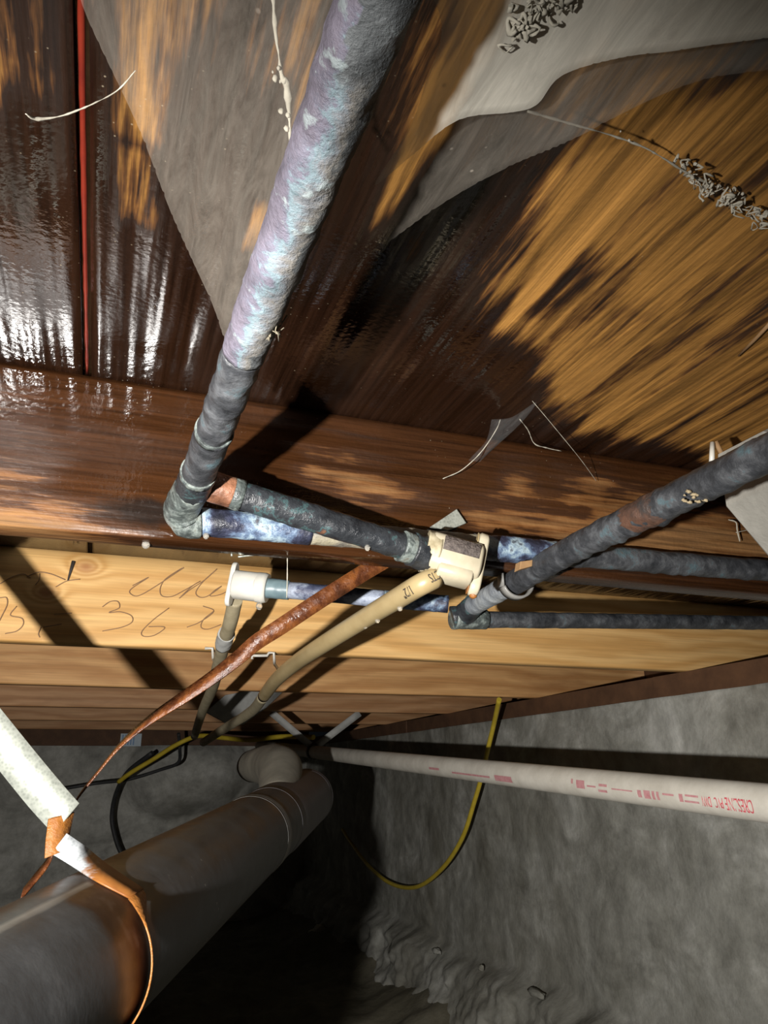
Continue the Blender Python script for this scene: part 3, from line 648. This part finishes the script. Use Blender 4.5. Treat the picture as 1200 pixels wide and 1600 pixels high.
o = strip([(96, 1274, .641), (93, 1292, .638), (90, 1312, .635), (89, 1334, .632)], [13, 12, 11, 11], 'fold', RUSTO, [(1, .1)]*4); o['label'] = 'rusted fold'
def two_edge(E1, E2, name, mat, t=.0012, n=6):
    A = catmull(E1, n); B = catmull(E2, n)
    return obj(name, *ribbon([(p+q)/2 for p, q in zip(A, B)], [(q-p)/2 for p, q in zip(A, B)], t), mat, hs)
def wrap_pt(an, s, lift): d = n1*math.cos(an)+n2*math.sin(an); return PA+du*s+d*(RA+lift)
an0 = min(np.linspace(0.3, 2.2, 200), key=lambda a: (px_of(wrap_pt(a, SW, .002))-Vector((196, 1408))).length)
e1 = wrap_pt(an0, SW, .002); e2 = wrap_pt(an0, SW+.026, .002)
o = two_edge([aY(80, 1334, .632), aY(107, 1350, .63), aY(150, 1376, e1.y+.005), e1], [aY(104, 1302, .634), aY(135, 1324, .638), aY(166, 1350, (e2.y+.638)/2), e2], 'lower_strap', LSTR); o['label'] = 'bare grey length going orange with rust'
wrapP, wrapW = [], []
for k, an in enumerate(np.linspace(an0, math.radians(-150), 44)):
    b_ = min(1, max(0, (an0-an)/(an0-math.radians(25)))); b_ = b_*b_*(3-2*b_)
    far_ = wrap_pt(an, SW+.026*(1-b_), .0015); wv_ = (du*(1-b_)+far_.normalized()*b_).normalized()*.013; wrapP.append(far_-wv_); wrapW.append(wv_)
o = obj('wrap', *ribbon(wrapP, wrapW, .0012), RUSTO, hs); o['label'] = 'orange rusted loop around the pipe'

# white PVC drain along the right wall
XP = .62
W0 = aX(1200, 1255, XP); W1 = aX(490, 1175, XP); wd = (W1-W0).normalized(); W00 = W0-wd*.75; W2 = W1+wd*.85
pv = thing('drain_pipe', W1, 'long white plastic drain pipe with red print along the concrete wall', 'pipe')
RW = .0185
obj('pipe', *tube(subdiv([W00, W2], .02), RW, 36), PVCM, pv)
def along(px):                                                       # distance along the pipe at an image column
    lo_, hi_ = -.7, 3.0
    for _ in range(50):
        m = (lo_+hi_)/2; p = W0+wd*m; x = 600+F*p.dot(RT)/p.dot(FW)
        if x > px: lo_ = m
        else: hi_ = m
    return W0+wd*lo_
for s, xa, xb, h in (('CRESLINE', 1199, 1155, .0125), ('PVC', 1151, 1138, .010), ('DWV', 1132, 1117, .010)):
    wrap_text(s, along(xa), along(xb), RW, h, -.28, 'printed_marking', REDP, pv, True)
def bar(xa, xb, ang, h):
    a, b = along(xa), along(xb); mid = (a+b)/2; t, f, g = on_tube(a, b, RW, -mid)
    if g.dot(UP) < 0: g = -g
    V = []
    for p in (a, b):
        for an in (ang-h/RW/2, ang, ang+h/RW/2): V.append(p+(f*math.cos(an)+g*math.sin(an))*(RW+.0006))
    return V, [(0, 1, 4, 3), (1, 2, 5, 4)]
bars = [(1113, 1092, -.08, .002), (1113, 1090, -.40, .002), (1088, 1082, -.25, .008), (1074, 1056, -.15, .002), (1050, 1046, -.3, .009), (1043, 1039, -.3, .009), (1036, 1026, -.3, .009), (1022, 1016, -.3, .008),
        (1008, 975, -.2, .0015), (968, 955, -.05, .003), (967, 953, -.42, .003), (950, 936, -.2, .002), (932, 919, -.15, .010), (914, 911, .0, .006), (815, 788, -.45, .009), (780, 720, -.45, .003), (700, 684, -.3, .004)]
o = obj('printed_marking', *join(*[bar(*b) for b in bars]), simple('faded_red_print', (.40, .16, .17), (.50, .27, .27), 150, .7, bump=0), pv); o['kind'] = 'stuff'; o['label'] = 'faded unreadable red print'

# V shaped hanger for the white pipe
vh = thing('pipe_hanger', W1, 'grey metal V hanger holding the far end of the white drain', 'hanger')
YV = W1.y
tl = aZ(424, 1113, JB-.002); tr = aZ(562, 1114, JB-.002); wv = wd*.011
for a, pxl in ((tl, -1), (tr, 1)):
    b = W1+Vector((pxl*.012, 0, .020)); P = subdiv([a, b], .03); obj('strap_arm', *ribbon(P, [(b-a).cross(FW).normalized()*.0105]*len(P), .002), GREY, vh)
hb = [W1+(Vector((1, 0, 0))*math.cos(a)+Vector((0, 0, 1))*math.sin(a))*(RW+.002) for a in np.linspace(0, 2*math.pi, 25)]
obj('strap_band', *ribbon(hb, [wv]*25, .002), DARKM, vh)

# yellow cables, a black hose, and a cable shadow built as a dark tube
yc = [(780, 1093, .92), (772, 1130, .95), (763, 1168, .96), (752, 1215, .965), (742, 1250, .965), (722, 1310, .965), (690, 1358, .97), (650, 1386, .975), (610, 1380, .985), (575, 1352, .99), (548, 1316, .995), (535, 1296, .995)]
ycp = [aX(x, y, v_) for x, y, v_ in yc]
o = obj('yellow_cable', *tube(catmull(ycp, 8), .0062, 12), YEL); tag(o, 'yellow cable hanging in a loop behind the white drain pipe', 'cable')
y2 = [(490, 1152, 2.55), (440, 1151, 2.7), (390, 1156, 2.8), (350, 1153, 2.9), (310, 1150, 3.0), (275, 1164, 3.05), (240, 1186, 3.1), (205, 1207, 3.15), (185, 1222, 3.2)]
o = obj('yellow_cable', *tube(catmull([aY(*p) for p in y2], 8), .0085, 12), YEL); tag(o, 'thin yellow cable sagging below the far joists on the left', 'cable')
bh = [(238, 1176, 3.5), (200, 1206, 3.6), (182, 1238, 3.7), (175, 1272, 3.75), (178, 1300, 3.75), (190, 1334, 3.75), (215, 1366, 3.75)]
o = obj('hose_and_shadow_tube', *tube(catmull([aY(*p) for p in bh], 8), .0095, 14), BLK); tag(o, 'black hose curving down the far wall left of the bulge', 'hose')
cable_shadow = [(90, 1234, 3.6), (150, 1224, 3.6), (200, 1218, 3.55), (250, 1203, 3.5), (278, 1192, 3.45), (281, 1170, 3.4), (279, 1146, 3.35)]  # a cable's shadow on the far wall, modelled as a thin black tube
o = obj('hose_and_shadow_tube', *tube(catmull([aY(*p) for p in cable_shadow], 8), .0070, 12), BLK); tag(o, 'thin dark tube standing in for a cable shadow across the far wall', 'hose')

# ================================================================== DUCT, TABS, VENT, BOARD
DUCTM = simple('dull_zinc', (.20, .19, .165), (.34, .325, .285), 16, .75, bump=.5, bd=.004)
du_o = thing('duct', aY(1170, 770, .56), 'dull grey sheet metal duct corner by the right edge under the plywood', 'duct')
dY = .46
c0 = aY(1118, 716, dY)
px = [(1118, 712), (1160, 690), (1290, 610), (1290, 990), (1205, 878), (1150, 815), (1131, 792), (1126, 760)]
pts = [((aY(x, y, dY)-c0).x, (aY(x, y, dY)-c0).z) for x, y in px]
pts = [(a, min(b, PLY-.002-c0.z)) for a, b in pts]
obj('shell', *prism(pts, c0, (1, 0, 0), (0, 0, 1), (0, -1, 0), .055, .003), DUCTM, du_o, smooth=False)
obj('wire_tie', *tube([aY(1112, 722, dY-.004), aY(1113, 692, dY-.004)], .0022, 8), WHITE, du_o)
obj('wood_sliver', *tube([aY(1118, 690, dY-.004), aY(1128, 710, dY-.004)], .0022, 7), SPLN, du_o)
def plate(name, px, Yv, th, mat, label, cat):
    c = aY(px[0][0], px[0][1], Yv); p = [((aY(x, y, Yv)-c).x, (aY(x, y, Yv)-c).z) for x, y in px]
    o = obj(name, *prism(p, c, (1, 0, 0), (0, 0, 1), (0, 1, 0), th, min(.0006, th/4)), mat, smooth=False); return tag(o, label, cat)
plate('metal_tab', [(674, 822), (714, 795), (729, 817), (700, 829)], Y1-.006, .005, GALV, 'small grey metal tab nailed to the first joist above the cream fitting', 'tab')
plate('metal_tab', [(814, 877), (838, 874), (834, 884), (812, 890)], Y1-.045, .01, SPLN, 'small tan plastic tab where the two black pipes cross', 'tab')
plate('grey_board', [(402, 1077), (442, 1081), (414, 1108), (380, 1132), (352, 1128), (322, 1112), (352, 1086)], Y1+3*SP-.03, .025, GREY, 'dusty grey board scrap behind the two plastic pipes', 'board')
vt = thing('foundation_vent', aY(205, 1155, YB-.05), 'small blue striped vent high on the far wall', 'vent')
a = aY(189, 1146, YB-.05); b = aY(220, 1166, YB-.05)
obj('frame', *box((a.x, YB-.045, b.z), (b.x, YB-.032, a.z)), simple('pale_blue', (.58, .68, .76), (.68, .78, .84), 30, .6), vt, smooth=False)
for k in range(5):
    x = a.x+(b.x-a.x)*(.08+.13*k); obj('slat', *box((x, YB-.052, b.z+.006), (x+.006, YB-.0455, a.z-.006)), BLUEP, vt, smooth=False)

# ================================================================== WATER DROPS
def drop(px, py, Yv, r=.0035, st=1.35):
    r *= .8
    c = aY(px, py, Yv); v, f = blob(c, r, 1, 1, st, 0, seg=14, rings=9)
    v = [Vector((c.x+(q.x-c.x)*(1-.45*max(0, (q.z-c.z)/(r*st))), c.y+(q.y-c.y)*(1-.45*max(0, (q.z-c.z)/(r*st))), q.z)) for q in v]
    return obj('water_drop', v, f, WATER)
GW = 'water drops under the pipes'
for px_, py_, Yv, r, lb in ((625, 949, .592, .0032, 'nearest to the cream fitting'), (590, 968, .64, .0032, 'middle of three'), (571, 977, .67, .0034, 'farthest from the cream fitting')):
    tag(drop(px_, py_, Yv, r), 'water drop hanging under the tan plastic pipe, '+lb, 'water drop', GW)
tag(drop(405, 946, .848, .0050), 'clear water drop hanging under the white plastic fitting', 'water drop', GW)
tag(drop(228, 850, .614, .0042, 1.2), 'amber water drop under the bottom edge of the first joist', 'water drop', GW)
tag(drop(574, 855, .545, .0030), 'clear water drop under the black copper branch pipe', 'water drop', GW)
tag(drop(322, 836, .575, .0032), 'dark water drop below the blue crusted pipe end', 'water drop', GW)

# ================================================================== COBWEBS
def web_z(x, z1): return z1-.056*math.exp(-abs(x-.045)*7.5)                  # the web is slung from the pipe and rises towards the plywood
def webpt(x, y, z1):
    z = z1
    for _ in range(25): z = .5*z+.5*web_z(aZ(x, y, z).x, z1)
    return aZ(x, y, z)
def sheet(name, px, zf, mat, label, nx=120, sag=.003):
    """film hung between pipe and plywood: outline seen in the picture, laid on a sagging surface at height zf(x,y)"""
    poly = [Vector((x, y)) for x, y in px]
    q_ = catmull([Vector((x, y, 0)) for x, y in px]+[Vector((*px[0], 0))], 5); cxy = [tuple((webpt(v.x, v.y, zf) if sag else aZ(v.x, v.y, zf)).xy) for v in q_[:-1]]
    P = np.array(cxy); x0, y0 = P.min(0); x1, y1 = P.max(0)
    gx = np.linspace(x0, x1, nx); gy = np.linspace(y0, y1, int(nx*(y1-y0)/(x1-x0))+2); Xg, Yg = np.meshgrid(gx, gy)
    d = sdf(Xg, Yg, [cxy]); idx = -np.ones(Xg.shape, int); V, Fc, ed = [], [], []
    step = gx[1]-gx[0]; keep = d > -step
    # pull the outer ring onto the outline so that the rim is smooth
    gyv, gxv = np.gradient(d, gy, gx)
    for j in range(Xg.shape[0]):
        for i in range(Xg.shape[1]):
            if keep[j, i]:
                x, y = Xg[j, i], Yg[j, i]
                if d[j, i] < 0: x -= gxv[j, i]*d[j, i]; y -= gyv[j, i]*d[j, i]
                idx[j, i] = len(V); ed.append(max(0, d[j, i])); V.append(Vector((x, y, (web_z(x, zf) if sag else zf)-sag*min(1, max(0, d[j, i])/.08)+.004*noise.noise(Vector((x*12, y*7, zf*40))))))
    for j in range(Xg.shape[0]-1):
        for i in range(Xg.shape[1]-1):
            q = (idx[j, i], idx[j, i+1], idx[j+1, i+1], idx[j+1, i])
            if min(q) >= 0: Fc.append(q)
    o = obj(name, V, Fc, mat, attrs={'edge': ed}); tag(o, label, 'cobweb'); return o
sheet('cobweb_sheet', [(128, -80), (128, 0), (215, 195), (268, 335), (330, 470), (362, 545), (420, 520), (530, 440), (600, 385), (700, 312), (800, 255), (880, 220), (1000, 160), (1100, 125), (1290, 85), (1290, -80)],
      .280, WEBA, 'large grey translucent cobweb sheet behind the pipe across the top')
sheet('cobweb_sheet', [(640, -80), (690, 40), (665, 130), (640, 200), (585, 285), (640, 245), (715, 190), (800, 178), (840, 165), (880, 120), (980, 90), (1080, 78), (1290, 40), (1290, -80)],
      .268, WEBB, 'denser dusty cobweb sheet filling the upper right corner', sag=.003)
sheet('cobweb_sheet', [(768, 655), (800, 652), (838, 628), (812, 665), (760, 715), (740, 735), (715, 740), (692, 748), (720, 734), (740, 714), (760, 690)], .285, WEBC, 'faint bluish wisp of cobweb in front of the first joist', nx=40, sag=0)
def strand(px, label, r=.0004, rr=.0006, blobs=0):
    P = catmull([aY(*p) if p[2] > 0 else aZ(p[0], p[1], -p[2]) for p in px], 8); parts = [tube(subdiv(P, .002), r, 6, rr, 160)]
    for k in range(blobs):
        c = random.choice(P[len(P)//4:])+Vector((random.uniform(-1, 1), random.uniform(-1, 1), random.uniform(-1, 1)))*.004
        parts.append(blob(c, random.uniform(.0004, .0012), 1, 1, 1.3, .5, seed=k, seg=8, rings=6))
    return tag(obj('cobweb_strand', *join(*parts), FLUFF), label, 'cobweb')
strand([(40, 178, .225), (58, 186, .23), (100, 180, .232), (150, 160, .232), (185, 140, .232), (212, 110, .225)], 'curved dusty cobweb strand crossing the red seam', .00028, .0006, 0)
strand([(825, 174, -.266), (880, 190, -.275), (950, 210, -.285), (1010, 232, -.292), (1070, 268, -.298), (1110, 288, -.302), (1150, 304, -.306)], 'dusty cobweb strand slanting across the dry plywood', .0004, .0008, 6)
def squiggle(c, r, n=5, t=.0004):
    return tube(catmull([Vector(c)+Vector((random.uniform(-1, 1), random.uniform(-1, 1), random.uniform(-.6, .6)))*r for _ in range(n)], 3), t, 5, t*1.6, 400)
tag(obj('cobweb_clump', *join(*[squiggle(aZ(1065+k*3.0+random.gauss(0, 7), 268+k*1.9+random.gauss(0, 8), .300), .0042, 4, random.uniform(.0002, .0007)) for k in range(44)]), FLUFF), 'clump of dusty cobweb fluff near the right edge of the plywood', 'cobweb')
strand([(770, 545, .50), (810, 600, .51), (860, 660, .53), (905, 715, .56), (932, 752, .592)], 'fine straight cobweb thread down to the first joist', .00025, .0002)
strand([(692, 748, .585), (722, 734, .58), (752, 706, .565), (775, 672, .55), (782, 655, .55)], 'curved white cobweb thread edging the bluish wisp', .0004, .0003)
strand([(812, 655, .55), (825, 672, .56), (835, 693, .57), (855, 700, .575), (878, 705, .58)], 'forked pale cobweb thread under the plywood edge', .0004, .0006)
strand([(425, -10, .19), (432, 60, .20), (440, 120, .21), (448, 132, .212), (452, 190, .225), (455, 240, .23)], 'lumpy cobweb strand left of the pale pipe', .0006, .0012, 10)
tag(obj('cobweb_clump', *join(*[squiggle(webpt(800+k*2.2+random.gauss(0, 12), 66-k*1.8+random.gauss(0, 10), .268)-FW*.004, .0024, 4, random.uniform(.0003, .0007)) for k in range(46)]), FLUFF), 'pale dusty lumps caught on the dense cobweb at the top', 'cobweb')
c_ = min([A0.lerp(At, k/200) for k in range(200)], key=lambda p: abs(px_of(p).y-512)); c_ = c_+RT*.008-FW*.007
tag(obj('cobweb_clump', *join(*[tube([c_+Vector((random.uniform(-1, 1), random.uniform(-1, 1), random.uniform(-1, 1)))*.008 for _ in range(3)], .0003, 5, .0003, 200) for k in range(14)], blob(c_, .0045, 1, .8, 1.3, .9, 2.5)), simple('tan_debris', (.13, .11, .075), (.24, .21, .15), 200, .9)), 'tan tuft of debris stuck on the grey pipe', 'debris')
c_ = seg_at(B2_, B3_, 1092); c_ = c_-c_.normalized()*.0095-UP*.0070
tag(obj('debris_clump', *join(*[blob(c_+RT*random.uniform(-.009, .009)+UP*random.uniform(-.003, .004)+FW*random.uniform(-.001, .002), random.uniform(.0006, .0017), 1.3, 1, .8, .8, seed=k, seg=8, rings=6) for k in range(26)]), simple('tan_crumbs', (.20, .15, .08), (.36, .29, .18), 200, .8)), 'tan crumbs stuck to the black slanting pipe', 'debris')
sp_ = tube([aZ(1210, 498, PLY-.006), aZ(1180, 530, PLY-.004), aZ(1154, 556, PLY-.003)], [.0016, .0014, .0008], 6)
tag(obj('splinter', *sp_, SPLN), 'loose wooden splinter on the plywood at the right edge', 'splinter')

strand([(449, 872, .62), (449, 900, .62), (448, 934, .62)], 'vertical drip thread hanging from the first joist over the violet pipe stub', .0004, .0004, 0)
strand([(1138, 812, .59), (1150, 816, .588), (1152, 828, .588), (1156, 846, .588)], 'short white web drip on the first joist below the duct', .0007, .0008, 0)
strand([(1150, 832, .585), (1175, 826, .58), (1190, 818, .57)], 'thin pale thread beside the duct corner', .0003, .0003)
o = obj('wire_staple', *tube(catmull([aY(x, y, .632) for x, y in ((362, 869), (364, 858), (392, 858), (412, 863), (424, 868), (400, 867), (372, 870))], 5), .0008, 6), GALV); tag(o, 'thin shiny wire staple under the bottom of the first joist', 'staple')
# ================================================================== RUBBLE
def stone(px_, py_, Xv, r, label, s=0, mat=STONE, sq=(1, 1.3, .8)):
    o = obj('stone', *blob(aX(px_, py_, Xv), r, *sq, rough=.45, fs=1.6, seg=18, rings=12, seed=s), mat, smooth=True); return tag(o, label, 'stone')
stone(500, 1462, .93, .045, 'pale round stone at the edge of the dark shadow', 1, simple('pale_stone', (.42, .39, .30), (.52, .48, .38), 30, .8))
# crumbs lying on the broken edge of the wall footing
for k, (px_, py_, r_, sq_) in enumerate([(682, 1486, .013, (.7, 2.0, .6)), (752, 1512, .009, (.8, 1.2, .8)), (838, 1552, .016, (.7, 2.2, .5))]):
    stone(px_, py_, 1.0, r_, ['flat crumb of concrete on the broken footing edge, farthest of three', 'small crumb of concrete on the footing edge, middle of three', 'flat crumb of concrete on the footing edge, nearest of three'][k], k+2, CONC, sq_)
